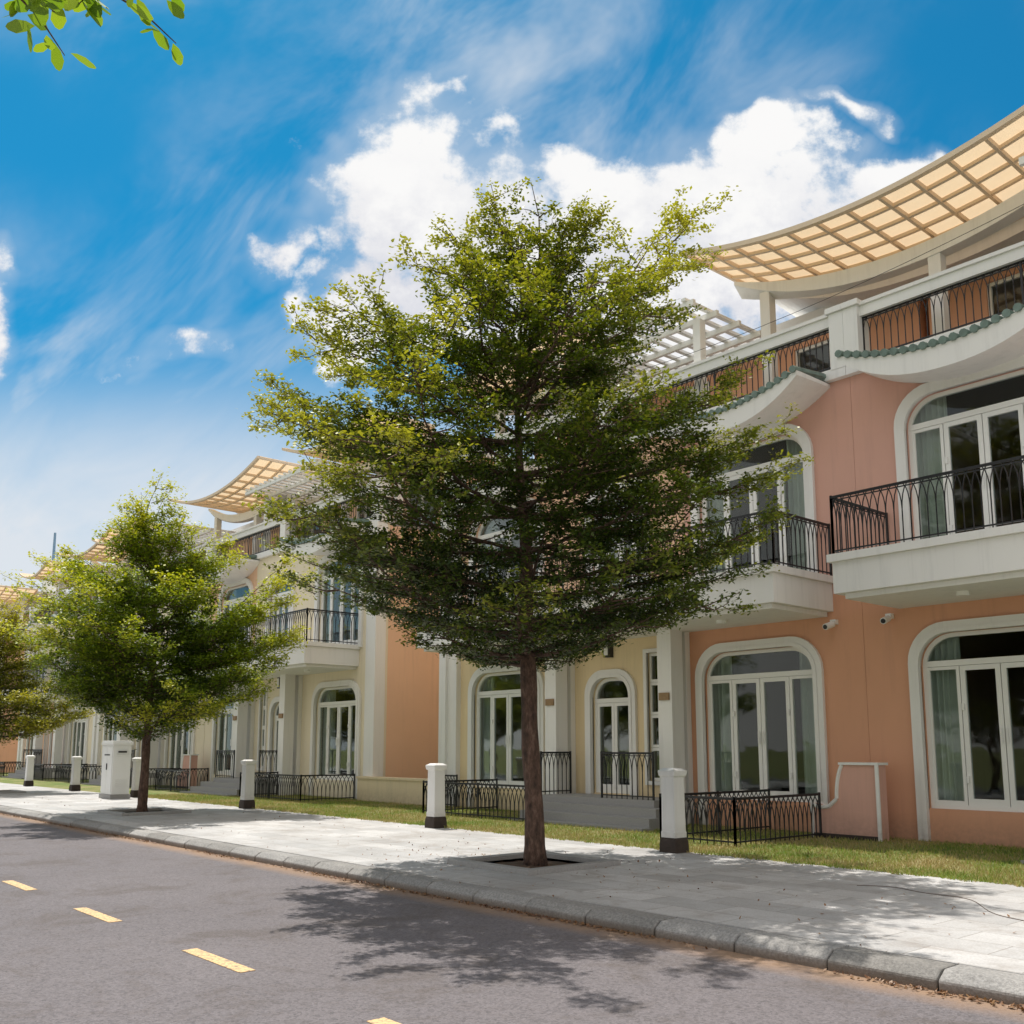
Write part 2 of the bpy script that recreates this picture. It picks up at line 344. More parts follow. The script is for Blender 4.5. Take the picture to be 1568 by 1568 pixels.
BM={}
def build_common():
    trim,fr,gl,cu,slab,irn,wh,til,beam,pan,room,flo,plq,stp,blk,perg=[B() for _ in range(16)]
    w1=2.38
    for c in(C1,C2): window(.62,3.32,c,w1,trim,fr,gl,cu,ZB)
    window(.62,3.0,CD,1.1,trim,fr,gl,cu,ZB,.4,False,False)
    trim.plate([rect(4.28,4.82,.82,3.52),rect(4.36,4.74,.9,3.44)],-.05,.03)
    for a,c in((.9,1.55),(1.55,2.2),(2.2,2.85),(2.85,3.44)): fr.plate([rect(4.362,4.738,a+.003,c-.003),rect(4.41,4.69,a+.06,c-.06)],.06,.12)
    gl.plate([rect(4.38,4.72,.93,3.4)],.09,.095)
    for c in(C1,C2): window(SL+.06,7.2,c,w1,trim,fr,gl,cu,SL+.06)
    window(SL+.06,7.0,5.5,1.5,trim,fr,gl,cu,SL+.06,.4)
    x0,x1,yf=.53,10.3,-1.75
    slab.box(x0,x1,yf,-.002,SL-.60,SL-.12)
    slab.box(x0-.06,x1+.06,yf-.06,-.001,SL-.118,SL)
    slab.box(x0+.12,x1-.12,yf+.12,-.003,SL-.68,SL-.602)
    for x in(C1,C2,CD): wh.tube([(x,-1,SL-.74),(x,-1,SL-.68)],.09,12)
    rail(irn,(x0,yf+.05),(x1,yf+.05),SL,.9); rail(irn,(x0,yf+.05),(x0,-.02),SL,.9); rail(irn,(x1,yf+.05),(x1,-.02),SL,.9)
    for x in(3.78,6.95):
        slab.box(x-.17,x+.17,-.62,-.28,ZB,SL-.602); slab.box(x-.215,x+.215,-.66,-.24,ZB,.4)
        slab.box(x-.13,x+.13,-.14,-.002,ZB,SL-.602)
        plq.box(x-.12,x+.12,-.66,-.625,2.44,2.58)
    slab.box(10.86,11.2,-.14,-.001,ZB,TR-.1); slab.box(11.2,11.47,-.22,.12,ZB,TR-.1); 
    slab.box(0.004,W+.1,-.13,.2,TR-.06,TR+.1); slab.box(0.004,W+.06,-.07,.16,TR+.1,TR+.15)
    slab.box(.26,W,-.05,.13,TR+.94,TR+1.14); slab.box(.26,W+.02,-.09,.17,TR+1.12,TR+1.18)
    for a,c in((.002,.27),(5.5,5.85),(W-.4,W+.03)):
        slab.box(a,c,-.14,.24,TR+.1,TR+1.12); slab.box(a,c+.04,-.19,.28,TR+1.122,TR+1.22)
    rail(irn,(.27,.04),(5.5,.04),TR+.16,.78); rail(irn,(5.85,.04),(W-.4,.04),TR+.16,.78)
    for c in(C1,C2):
        sagslab(slab,c,1.75,-1.05,-.003,7.52,.34,.36)
        n=23
        for i in range(n):
            x=c-1.7+3.4*i/(n-1); z=sagz(x,c,1.75,7.52,.34)+.035
            til.tube([(x,-1.10,z),(x,-.02,z+.12)],.062,8)
        sagslab(til,c,1.73,-1.0,-.005,7.56,.34,.05)
    for i in range(15):
        x=3.3+i*.34; perg.box(x-.05,x+.05,-.35,2.6,10.36,10.42)
    for y in(-.25,.5,1.25,2.0,2.5): perg.box(3.1,8.3,y-.04,y+.04,10.24,10.359)
    for x in(3.5,8.0): perg.box(x-.09,x+.09,.3,.48,TR+.16,10.24)
    lattice(beam,pan,9.1,2.5,-.7,1.6,10.55,.5,9,4)
    sagslab(slab,9.1,2.45,.9,1.2,10.35,.42,.26,thy=.26); sagslab(slab,9.1,2.3,1.62,3.4,10.5,.45,.2,thy=.2)
    for x in(7.6,10.6): slab.box(x-.1,x+.1,.95,1.15,TR+.16,10.45)
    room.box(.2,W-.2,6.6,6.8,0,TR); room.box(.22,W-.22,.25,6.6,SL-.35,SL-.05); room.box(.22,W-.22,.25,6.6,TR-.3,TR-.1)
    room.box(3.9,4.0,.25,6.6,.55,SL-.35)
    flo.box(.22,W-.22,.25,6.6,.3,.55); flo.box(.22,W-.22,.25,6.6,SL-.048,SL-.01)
    stp.box(.2,W-.1,.2,11.8,TR-.098,TR+.09)
    stp.box(3.6,6.7,-1.2,-.15,ZB,.6)
    for k in range(3): stp.box(3.3-.1*k,6.6,-1.2-.3*(k+1),-1.2-.3*k-.002,ZB,.6-.15*(k+1)+.02)
    rail(irn,(3.65,-1.15),(4.95,-1.15),.6,.85); rail(irn,(6.68,-1.15),(6.68,-.3),.6,.85)
    blk.box(CD-.08,CD+.08,-.14,-.002,3.42,3.78); wh.box(CD-.05,CD+.05,-.155,-.14,3.46,3.74)
    for x in(.5,): 
        wh.box(x-.05,x+.05,-.1,0,3.62,3.7); wh.tube([(x,-.1,3.62),(x+.02,-.3,3.56)],.055,10); blk.tube([(x+.02,-.3,3.56),(x+.021,-.31,3.558)],.04,10)
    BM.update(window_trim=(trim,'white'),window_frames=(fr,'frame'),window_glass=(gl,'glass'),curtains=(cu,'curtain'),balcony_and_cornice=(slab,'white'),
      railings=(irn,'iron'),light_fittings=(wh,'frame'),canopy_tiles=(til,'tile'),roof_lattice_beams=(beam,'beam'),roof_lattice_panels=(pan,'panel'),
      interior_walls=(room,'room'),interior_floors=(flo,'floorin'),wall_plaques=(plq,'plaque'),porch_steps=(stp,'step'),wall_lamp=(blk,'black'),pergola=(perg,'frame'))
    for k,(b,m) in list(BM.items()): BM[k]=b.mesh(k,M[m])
build_common()
def wallm(x0,x1,z0,z1,holes,mat,name):
    b=B(); b.plate([rect(x0,x1,z0,z1)]+holes,0,.24); return b.mesh(name,mat)
def house(ox,sx,low1,up1,rest,uprest,side,wave=None,fence='std'):
    e=empty('townhouse',(ox,15,0),(sx,1,1))
    for k,me in BM.items(): obj(k,me,e)
    w=2.38
    obj('wall_ground_bay',wallm(.003,3.7,0,SL-.3,[arch(C1,w,.62,3.32,.5)],M[low1],'wgb'),e)
    obj('wall_ground_entrance',wallm(3.7,W-.001,0,SL-.3,[arch(CD,1.1,.62,3.0,.4),rect(4.36,4.74,.9,3.44),arch(C2,w,.62,3.32,.5)],M[rest],'wge'),e)
    obj('wall_upper_bay',wallm(.003,3.7,SL-.3,TR-.06,[arch(C1,w,SL+.06,7.2,.5)],M[up1],'wub'),e)
    obj('wall_upper_entrance',wallm(3.7,W-.001,SL-.3,TR-.06,[arch(5.5,1.5,SL+.06,7.0,.4),arch(C2,w,SL+.06,7.2,.5)],M[uprest],'wue'),e)
    b=B()
    b.box(.004,.2,.24,12,0,TR-.12)
    b.box(.2,W-.2,11.8,12,0,TR-.12)
    obj('wall_party',b.mesh('wp',M[side]),e)
    b=B(); b.plate([rect(.242,12,0,TR-.12),arch(3.0,1.1,.9,3.3,.4),arch(3.0,1.1,5.2,7.2,.4)],0,.2)
    t=B(); t.plate([arch(3.0,1.4,.75,3.45,.5),arch(3.0,1.1,.9,3.3,.4)],-.05,.03); t.plate([arch(3.0,1.4,5.05,7.35,.5),arch(3.0,1.1,5.2,7.2,.4)],-.05,.03)
    g=B(); g.plate([arch(3.0,1.1,.9,3.3,.4)],.1,.105); g.plate([arch(3.0,1.1,5.2,7.2,.4)],.1,.105)
    fr=B()
    for z0,z1 in((.9,3.3),(5.2,7.2)):
        fr.box(2.97,3.03,.08,.13,z0,z1); fr.box(2.45,3.55,.075,.135,z1-.55,z1-.49)
    for bb,nm,mt in((b,'wall_side',side),(t,'side_window_trim','white'),(g,'side_window_glass','glass'),(fr,'side_window_frame','frame')):
        bb.v=[(W-p[1],p[0],p[2]) for p in bb.v]; obj(nm,bb.mesh(nm,M[mt]),e)
    b=B(); b.plate([rect(.1,W-.1,TR+.09,10.5),rect(1.2,2.9,TR+.12,10.1),rect(5.2,6.3,TR+.12,10.1),rect(8.3,10,TR+.12,10.1)],2.9,3.1)
    b.box(.1,.3,3.1,11.5,TR+.09,10.5); b.box(W-.3,W-.1,3.1,11.5,TR+.09,10.5); b.box(.3,W-.3,11.3,11.5,TR+.09,10.5)
    obj('wall_roof_storey',b.mesh('wr',M['orange' if low1=='orange' else 'peach']),e)
    b=B(); b.box(.004,W+.1,2.62,11.7,10.5,10.68); obj('roof_slab',b.mesh('rs',M['white']),e)
    g=B()
    for a,c in((1.2,2.9),(5.2,6.3),(8.3,10)): g.box(a,c,3.0,3.01,TR+.12,10.1)
    obj('roof_storey_glass',g.mesh('rg',M['glass']),e)
    f=B()
    for a,c in((1.2,2.9),(5.2,6.3),(8.3,10)): f.plate([rect(a,c,TR+.12,10.1),rect(a+.07,(a+c)/2-.04,TR+.2,10.03),rect((a+c)/2+.04,c-.07,TR+.2,10.03)],2.95,3.02)
    obj('roof_storey_frames',f.mesh('rf',M['frame']),e)
    if wave is not None:
        bb,pp,ss=B(),B(),B()
        c,hw=wave,3.8
        lattice(bb,pp,c,hw,-.6,2.0,10.62,.62,13,5)
        sagslab(ss,c,hw-.1,.95,1.2,10.30,.78,.30,thy=.30)
        sagslab(ss,c,hw-.03,2.06,4.2,10.63,.62,.34,thy=.30)
        for x in(c-3.0,c+.45,c+3.0): ss.box(x-.11,x+.11,.97,1.18,TR+.1,sagz(x,c,hw-.1,10.3,.78)-.2)
        obj('wave_roof_beams',bb.mesh('wb',M['beam']),e); obj('wave_roof_panels',pp.mesh('wpn',M['panel']),e); obj('wave_roof_soffit',ss.mesh('ws',M['white'],False),e)
    fn=B(); g=ZB
    if fence=='std':
        rail(fn,(.55,-1.9),(3.2,-1.9),g,.68,'low'); rail(fn,(.55,-1.9),(.55,-.05),g,.68,'low'); rail(fn,(7.0,-1.9),(10.6,-1.9),g,.68,'low'); rail(fn,(10.6,-1.9),(10.6,-.25),g,.68,'low'); rail(fn,(7.0,-1.9),(7.0,-.7),g,.68,'low')
    elif fence=='two':
        rail(fn,(.5,-3),(1.9,-3),g,.68,'low'); rail(fn,(.5,-3),(.5,-.75),g,.68,'low'); rail(fn,(1.9,-3),(1.9,-.1),g,.68,'low')
        rail(fn,(5.6,-2.15),(9.4,-2.15),g,.68,'low'); rail(fn,(9.4,-2.15),(9.4,-.05),g,.68,'low')
    if fence: obj('garden_fence',fn.mesh('gf',M['iron']),e)
    return e
house(-8.4,1,'orange','pink','orange','pink','peach',.7,None)
house(-8.4,-1,'orange','pink','cream','peach','cream',None,'two')
house(-34.3,1,'pale','peach','pale','pale','peach',.9)
house(-34.32,-1,'pale','pale','pale','pale','cream')
house(-46.2,-1,'pale','pale','peach','pale','peach',1.5)
house(-74.6,1,'peach','pink','pale','peach','peach',1.0)
house(-74.62,-1,'pale','pale','pale','pale','peach')

def partition(x):
    e=empty('partition_wall',(x,14.3,0))
    o=[(-.62,.13),(.55,.13),(.55,1.28),(-.05,1.28)]
    for i in range(1,9):
        a=math.pi/2*i/8; o.append((-.05-.12*math.sin(a)-.0,1.28-.38*(1-math.cos(a))-.15*math.sin(a)))
    o+= [(-.2,.72),(-.32,.62),(-.5,.60),(-.62,.66)]
    b=B(); b.plate([o],0,.25); obj('wall_body',b.mesh('pb',M['pink']),e)
    b=B(); b.box(-.1,.58,-.03,.28,1.282,1.32); b.box(.52,.575,-.03,-.001,.13,1.28)
    path=[(p[0],.125,p[1]) for p in o[3:]]; 
    for i in range(len(path)-1):
        p,q=path[i],path[i+1]
        b.tube([(p[0],.0,p[2]),(q[0],.0,q[2])],.032,6); b.tube([(p[0],.25,p[2]),(q[0],.25,q[2])],.032,6)
    b.tube([(-.62,0,.13),(-.62,0,.68)],.032,6)
    obj('white_cap',b.mesh('pc',M['white']),e)
    b=B(); b.box(-.6,.53,-.015,-.001,.1,.2); obj('stone_skirting',b.mesh('ps',M['darkstone']),e)
partition(-8.45); partition(-34.3)
b=B(); b.box(-23.3,-20.0,14.6,14.85,.1,.72); b.box(-23.33,-19.97,14.57,14.88,.721,.78); b.box(-23.3,-23.05,14.85,16.5,.1,.72)
obj('low_garden_wall',b.mesh('lgw',M['base']))
b=B(); rail(b,(-19.95,14.7),(-19.0,14.7),.13,.75,'low'); obj('garden_railing',b.mesh('gr',M['iron']))

# ------------------------------------------------------------ ground
def sheet(name,x0,x1,y0,y1,z,mat,thick=0):
    b=B()
    if thick: b.box(x0,x1,y0,y1,z-thick,z)
    else: b.add([(x0,y0,z),(x1,y0,z),(x1,y1,z),(x0,y1,z)],[(0,1,2,3)])
    return obj(name,b.mesh(name,M[mat]))
sheet('ground',-900,900,-900,900,-.02,'lawn')
sheet('road',-300,200,.1,6.41,0,'road')
sheet('near_pavement',-300,200,-6,-.12,.13,'pave',.2)
TX=[-9.2,-22.0,-34.8]; TY=8.32
b=B(); hs=.62
xs=sorted([-300,60]+[t-hs for t in TX]+[t+hs for t in TX])
for i in range(len(xs)-1):
    mid=(xs[i]+xs[i+1])/2
    if any(abs(mid-t)<hs for t in TX):
        b.box(xs[i],xs[i+1],6.70,TY-hs,-.1,.13); b.box(xs[i],xs[i+1],TY+hs,10.9,-.1,.13)
    else: b.box(xs[i],xs[i+1],6.70,10.9,-.1,.13)
obj('pavement',b.mesh('pavement',M['pave']))
def kerb(name,y0,y1,flip,x0=-120,x1=30):
    b=B(); x=x0; rnd=random.Random(3)
    while x<x1:
        L=.8; g=.005; j=rnd.uniform(-.008,.008); top=.128+rnd.uniform(-.006,.004)
        prof=[(y0+j,-.05),(y0+j,.07),(y0+.09,top),(y1-.002,top+.001),(y1-.002,-.05)] if not flip else [(y1+j,-.05),(y1+j,.075),(y1-.07,top),(y0+.002,top+.001),(y0+.002,-.05)]
        vs=[(x+g,)+p for p in prof]+[(x+L-g,)+p for p in prof]; n=5
        b.add(vs,[tuple(range(n)),tuple(range(2*n-1,n-1,-1))]+[(k,k+n,(k+1)%n+n,(k+1)%n) for k in range(n)]); x+=L
    obj(name,b.mesh(name,M['kerb']),bevel=.016)
kerb('kerb',6.4,6.70,False); kerb('near_kerb',-.12,.1,True,-60,30)
sheet('lawn',-300,60,10.9,60,.128,'lawn',.2)
b=B(); x=-7.62-2.62*12
for k in range(20):
    b.box(x,x+1.0,3.23,3.35,.001,.005); x+=2.62
obj('centre_line_markings',b.mesh('cl',M['line']))
rng=np.random.default_rng(5)
n=75000
X=-3.0-27*rng.random(n)**1.3; Y=10.82+4.1*rng.random(n)**1.3
Y+=np.where(Y<10.95,.035*np.sin(X*9)+.03*np.sin(X*23),0)
hh=.02+.045*rng.random(n); an=rng.random(n)*6.28; lean=rng.normal(0,.02,(n,2)); w=.005+.005*rng.random(n)
V=np.zeros((n,3,3)); V[:,0]=np.stack([X-np.cos(an)*w,Y-np.sin(an)*w,np.full(n,.126)],1); V[:,1]=np.stack([X+np.cos(an)*w,Y+np.sin(an)*w,np.full(n,.126)],1)
V[:,2]=np.stack([X+lean[:,0],Y+lean[:,1],.126+hh],1)
def npmesh(name,V,k,mat,tip_lit=None):
    me=bpy.data.meshes.new(name); n=len(V); me.vertices.add(n*k); me.vertices.foreach_set('co',V.reshape(-1).astype(np.float32))
    me.loops.add(n*k); me.loops.foreach_set('vertex_index',np.arange(n*k,dtype=np.int32)); me.polygons.add(n)
    me.polygons.foreach_set('loop_start',np.arange(0,n*k,k,dtype=np.int32)); me.update(calc_edges=True); me.materials.append(mat)
    if tip_lit is not None:
        a=me.attributes.new('tip_lit','FLOAT','POINT'); a.data.foreach_set('value',np.repeat(tip_lit,k).astype(np.float32))
    return me
obj('grass',npmesh('grass',V,3,M['blade']))
def leafquads(P,size,rng,upbias=.7,asp=.5):
    n=len(P); d=rng.normal(size=(n,3)); d[:,2]*=.45; d/=np.linalg.norm(d,axis=1)[:,None]
    up=rng.normal(size=(n,3))*(1-upbias)*1.4; up[:,2]+=upbias
    s=np.cross(d,up); s/=np.linalg.norm(s,axis=1)[:,None]+1e-9
    L=size*(.7+.6*rng.random(n))[:,None]; w=L*asp*.5
    V=np.zeros((n,4,3)); V[:,0]=P-d*L*.5; V[:,1]=P+s*w+d*L*.1; V[:,2]=P+d*L*.5; V[:,3]=P-s*w+d*L*.1
    return V
n=7300; X=np.concatenate([-40*rng.random(6600)**1.2+2,rng.normal(-9.2,1.8,300),-30*rng.random(400)])
Y=np.concatenate([6.38-np.abs(rng.normal(0,.05,6600)),rng.normal(8.3,.7,300),6.5+4.6*rng.random(400)])
cl=np.sin(X*1.7)+np.sin(X*.63+1)+rng.normal(0,.7,n); keep=(cl>-.6); keep[6600:]=True
Z=np.where(Y<6.39,.012,.14); Y=np.where((Y>6.39)&(Y<6.5),6.9,Y)
inpit=(np.abs(X+9.2)<.6)&(np.abs(Y-TY)<.6)
P=np.stack([X,Y,np.where(inpit,.1,Z)],1)[keep]
obj('fallen_leaves',npmesh('fallen',leafquads(P,.036,rng,.93,.55),4,M['litter']))
P=np.stack([rng.normal(-1.75,.3,900),6.33-np.abs(rng.normal(0,.07,900)),.015+.04*rng.random(900)],1)
P=P[P[:,1]<6.39]
obj('leaf_pile',npmesh('pile',leafquads(P,.05,rng,.6,.55),4,M['litter']))

for tx in TX:
    e=empty('tree_pit',(tx,TY,0)); b=B(); o,i=.76,.62
    b.box(-o,o,-o,-i,.05,.19); b.box(-o,o,i,o,.05,.19); b.box(-o,-i,-i+.001,i-.001,.05,.188); b.box(i,o,-i+.001,i-.001,.05,.188)
    obj('stone_border',b.mesh('tp',M['step']),e,bevel=.012)
    b=B(); g=14; vs=[];fs=[]
    for a in range(g+1):
        for c in range(g+1):
            x=-i+2*i*a/g;y=-i+2*i*c/g; vs.append((x,y,.09+.06*math.exp(-(x*x+y*y)*5)+random.uniform(-.012,.012)))
    for a in range(g):
        for c in range(g): k=a*(g+1)+c; fs.append((k,k+g+1,k+g+2,k+1))
    b.add(vs,fs); obj('soil',b.mesh('so',M['soil'],True),e)
# ------------------------------------------------------------ trees
def env(h):
    xs=[.28,.33,.38,.43,.50,.60,.68,.75,.82,.90,1.0]; rs=[1.2,2.2,3.0,3.2,3.2,3.1,3.0,2.6,2.0,1.2,.4]
    return float(np.interp(h,xs,rs))
def tree(loc,H,seed,scale=1.0,extra=(),leafmat='leaf',tiers=12,per=7,tuft=15,lean=(-.12,-.05),lsize=.062,dens=1.0,wide=1.0,h0=.285,jit=.006,rise0=.03):
    rng=np.random.default_rng(seed); e=empty('shade_tree',loc); b=B()
    def tr(z):
        u=z/H
        return Vector((lean[0]*min(z/3,1)+.12*math.sin(z*1.1+seed)*(u>.3)*(u-.3)*2+.012*math.sin(z*4+seed), lean[1]*min(z/3,1)+.12*math.cos(z*.9+seed)*(u>.3)*(u-.3)*2, z))
    zt=.86*H; pts=[tr(z) for z in np.linspace(.05,zt,34)]
    rad=[(.12+.055*math.exp(-p.z*6))*scale*(1-min(p.z/(.33*H),1)*.22)*(1+.06*math.sin(p.z*7+seed)+.03*math.sin(p.z*19)) if p.z<.33*H else .098*scale*max(.1,(1-(p.z-.33*H)/(.5*H)))for p in pts]
    b.tube(pts,rad,12)
    P=[]
    def limb(start,end,r0,rise,depth):
        start=Vector(start); end=Vector(end); L=(end-start).length; n=max(4,int(L/.28)); pts=[]
        side=Vector((-(end-start).y,(end-start).x,0)); 
        if side.length>1e-6: side.normalize()
        wob=rng.normal(0,.06*L)
        for i in range(n+1):
            u=i/n; p=start.lerp(end,u); p.z+= -rise*math.sin(u*math.pi)*.5 ; p+=side*wob*math.sin(u*math.pi)+Vector(rng.normal(0,.015,3)); pts.append(p)
        b.tube(pts,[max(.004,r0*(1-.85*i/n)) for i in range(n+1)],5 if depth==0 else 3,False)
        return pts
    def leafy(pts,f0,sp,den):
        for i in range(len(pts)-1):
            u=i/(len(pts)-1)
            if u<f0: continue
            a,c=pts[i],pts[i+1]; k=max(1,int((c-a).length/sp))
            for j in range(k):
                if rng.random()<den: P.append(a.lerp(c,(j+rng.random())/k)+Vector(rng.normal(0,.022,3)))
        P.append(pts[-1])
    specs=[]
    p1,p2,p3=rng.random(3)*6.28
    for t in range(tiers):
        u=t/(tiers-1); h=h0+.55*u**1.1; off=rng.random()*6.28; np_=per+(1 if t%2 else 0)-(2 if u>.8 else 0); rise=rng.uniform(rise0,rise0+.03)+.07*u
        for k in range(np_):
            az=off+k*6.283/np_+rng.normal(0,.22); hh_=h+rng.normal(0,jit); he=hh_+rise+rng.normal(0,.012+jit)
            lob=1+.13*math.sin(2*az+p1+h*7)+.10*math.sin(3*az+p2-h*11)+.08*math.sin(5*az+p3+h*23)
            R=env(min(he,1.0))*H/9.25*wide*rng.uniform(.82,1.04)*lob
            if rng.random()<.2: R*=.55
            specs.append((hh_*H,az,R,he*H))
    for zs,az,R,ze in specs+list(extra):
        st=tr(min(zs,zt*.97)); en=Vector((st.x+R*math.cos(az),st.y+R*math.sin(az),ze))
        den=dens*(1.0 if ze<.72*H else .8)
        L=(en-st).length; pts=limb(st,en,.036*scale*(1.1-zs/H*.6),.10*L,0); leafy(pts,.4,.10,den)
        ns=int(4+L*3.4)
        for k in range(ns):
            f=.15+.83*(k+rng.random()*.6)/ns; f=min(f,.97); q=pts[int(f*(len(pts)-1))]
            sg=1 if k%2 else -1; a2=az+sg*rng.uniform(.5,1.15); l2=L*rng.uniform(.18,.34)*(1.15-f*.65)+.12
            e2=q+Vector((math.cos(a2)*l2,math.sin(a2)*l2,l2*rng.uniform(-.04,.2+jit*6)+.02)); p2_=limb(q,e2,.012*scale,.05*l2,1); leafy(p2_,.1,.09,den)
            if l2>.38:
                for _ in range(3):
                    q2=p2_[rng.integers(1,len(p2_))]; a3=a2+rng.uniform(-1.2,1.2); l3=rng.uniform(.15,.34); e3=q2+Vector((math.cos(a3)*l3,math.sin(a3)*l3,l3*rng.uniform(.1,.8))); p3_=limb(q2,e3,.005,.02,1); leafy(p3_,.1,.09,den)
    for k in range(10):
        a=k*2.4; st=tr(H*rng.uniform(.6,.82)); l=rng.uniform(.8,1.5); en=st+Vector((math.cos(a)*l*.6,math.sin(a)*l*.6,l*.9)); en.z=min(en.z,H*.985); p=limb(st,en,.016,.0,1); leafy(p,.2,.08,.85)
        for _ in range(6):
            q=p[rng.integers(1,len(p))]; a3=rng.random()*6.28; l3=rng.uniform(.2,.45); p3_=limb(q,q+Vector((math.cos(a3)*l3,math.sin(a3)*l3,l3*.7)),.005,.02,1); leafy(p3_,.1,.085,.85)
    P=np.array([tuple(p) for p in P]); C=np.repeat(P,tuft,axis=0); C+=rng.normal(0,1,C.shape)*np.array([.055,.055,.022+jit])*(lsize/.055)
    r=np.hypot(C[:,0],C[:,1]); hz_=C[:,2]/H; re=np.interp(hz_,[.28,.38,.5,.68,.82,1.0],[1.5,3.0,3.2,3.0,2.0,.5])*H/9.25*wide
    tip_lit=np.clip((r/re)**2.2*.42+np.clip((hz_-.35)/.65,0,1)**1.2*.58+np.repeat(rng.normal(0,.07,len(P)),tuft),0,1)  # young tips lighter; sunlit top and shaded interior also put into the colour
    m1=b.mesh('tl',M['bark'],True); m2=npmesh('foliage',leafquads(C,lsize,rng,.84,.6),4,M[leafmat],tip_lit)
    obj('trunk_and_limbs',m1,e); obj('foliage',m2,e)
    return m1,m2
az_r=math.atan2(.756,.655)
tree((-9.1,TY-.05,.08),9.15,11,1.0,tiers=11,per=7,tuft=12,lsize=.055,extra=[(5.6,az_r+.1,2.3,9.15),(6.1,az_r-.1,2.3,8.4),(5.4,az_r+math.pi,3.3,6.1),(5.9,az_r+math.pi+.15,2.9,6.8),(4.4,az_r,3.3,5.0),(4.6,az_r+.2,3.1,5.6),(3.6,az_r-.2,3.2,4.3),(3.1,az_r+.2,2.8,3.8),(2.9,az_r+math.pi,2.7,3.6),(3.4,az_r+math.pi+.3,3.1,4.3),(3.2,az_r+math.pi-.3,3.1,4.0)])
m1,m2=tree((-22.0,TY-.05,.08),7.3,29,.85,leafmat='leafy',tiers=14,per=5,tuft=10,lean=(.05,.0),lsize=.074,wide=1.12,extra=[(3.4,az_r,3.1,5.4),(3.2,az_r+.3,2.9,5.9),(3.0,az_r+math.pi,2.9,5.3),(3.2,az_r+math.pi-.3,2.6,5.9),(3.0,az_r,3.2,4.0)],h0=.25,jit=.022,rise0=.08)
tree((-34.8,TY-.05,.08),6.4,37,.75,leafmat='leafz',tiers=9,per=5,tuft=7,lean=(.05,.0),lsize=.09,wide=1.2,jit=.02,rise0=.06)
# unseen tree row added on the near pavement for the window reflections
for i,(x,y) in enumerate([(-14.5,-3.6),(-27.5,-3.5),(-40.5,-3.6),(6.5,-3.6)]):
    e=empty('shade_tree',(x,y,.08),(1.0+.05*i,)*3,rot=i*1.7+.5); obj('trunk_and_limbs',m1,e); obj('foliage',m2,e)
def overhang():
    e=empty('roadside_tree',(-3.9,-1.7,.1)); rng=np.random.default_rng(4); b=B()
    b.tube([(0,0,0),(.03,.02,1.2),(0,.05,2.4),(-.1,.1,3.4),(-.15,.1,4.6)],[.16,.12,.11,.09,.04],10)
    P=[]
    ends=[((0,.05,2.6),(1.10,2.5,3.68)),((0,.05,2.5),(-1.6,1.1,4.2)),((0,.1,2.9),(-1.5,-1.3,4.5)),((0,.1,3.0),(1.2,-1.6,4.6)),((-.1,.1,3.2),(-.8,1.9,4.7)),((-.1,.1,3.4),(.3,.9,5.0)),((-.1,.1,3.4),(-.9,-.6,5.3))]
    for s_,t_ in ends:
        s_=Vector(s_);t_=Vector(t_); pts=[s_.lerp(t_,u)+Vector((0,0,.3*math.sin(u*3.14)))+Vector(rng.normal(0,.015,3)) for u in np.linspace(0,1,12)]
        b.tube(pts,[.026*(1-i/11.3) for i in range(12)],6,False)
        for i in range(4,12):
            for k in range(5):
                a=rng.random()*6.28; l=rng.uniform(.10,.26); q=pts[i]+Vector((math.cos(a)*l,math.sin(a)*l,rng.uniform(-.10,.08))); b.tube([pts[i],pts[i].lerp(q,.5)+Vector((0,0,.02)),q],[.0035,.003,.0015],4,False)
                for m in range(6): P.append(pts[i].lerp(q,.35+.13*m)+Vector(rng.normal(0,.012,3)))
    obj('trunk_and_limbs',b.mesh('ol',M['bark'],True),e); P=np.array([tuple(p) for p in P])
    n=len(P); d=rng.normal(size=(n,3)); d[:,2]=d[:,2]*.5-.35; d/=np.linalg.norm(d,axis=1)[:,None]; up=rng.normal(size=(n,3))*.5; up[:,2]+=.7
    s=np.cross(d,up); s/=np.linalg.norm(s,axis=1)[:,None]; L=(.055+.04*rng.random(n))[:,None]
    V=np.stack([P,P+d*L*.3+s*L*.2,P+d*L*.65+s*L*.27,P+d*L*.92+s*L*.13,P+d*L,P+d*L*.92-s*L*.13,P+d*L*.65-s*L*.27,P+d*L*.3-s*L*.2],1)
    obj('foliage',npmesh('of',V,8,M['leafb']),e)
overhang()

# ------------------------------------------------------------ street furniture
def bollard(x,y):
    e=empty('stone_bollard',(x,y,.12),rot=random.uniform(-.05,.05))
    def ring(b,levels):
        vs=[];fs=[]
        for z,h in levels: vs+=[(-h,-h,z),(h,-h,z),(h,h,z),(-h,h,z)]
        for i in range(len(levels)-1):
            for k in range(4): a=i*4+k;c=i*4+(k+1)%4; fs.append((a,c,c+4,a+4))
        fs.append((3,2,1,0)); m=(len(levels)-1)*4; fs.append((m,m+1,m+2,m+3)); b.add(vs,fs)
    b=B(); ring(b,[(.2,.125),(.28,.125),(.3,.118),(1.0,.112),(1.03,.112),(1.04,.135),(1.09,.145),(1.12,.145),(1.125,.125),(1.15,.09)]); obj('shaft',b.mesh('bs',M['bollard']),e,bevel=.008)
    b=B(); ring(b,[(-.05,.15),(.12,.145),(.17,.14),(.215,.128)]); obj('foot',b.mesh('bf',M['darkstone']),e,bevel=.015)
for x in(-9.0,-14.5,-22.0,-29.1,-34.7,-40.1,-46,-52,-58): bollard(x,10.75)
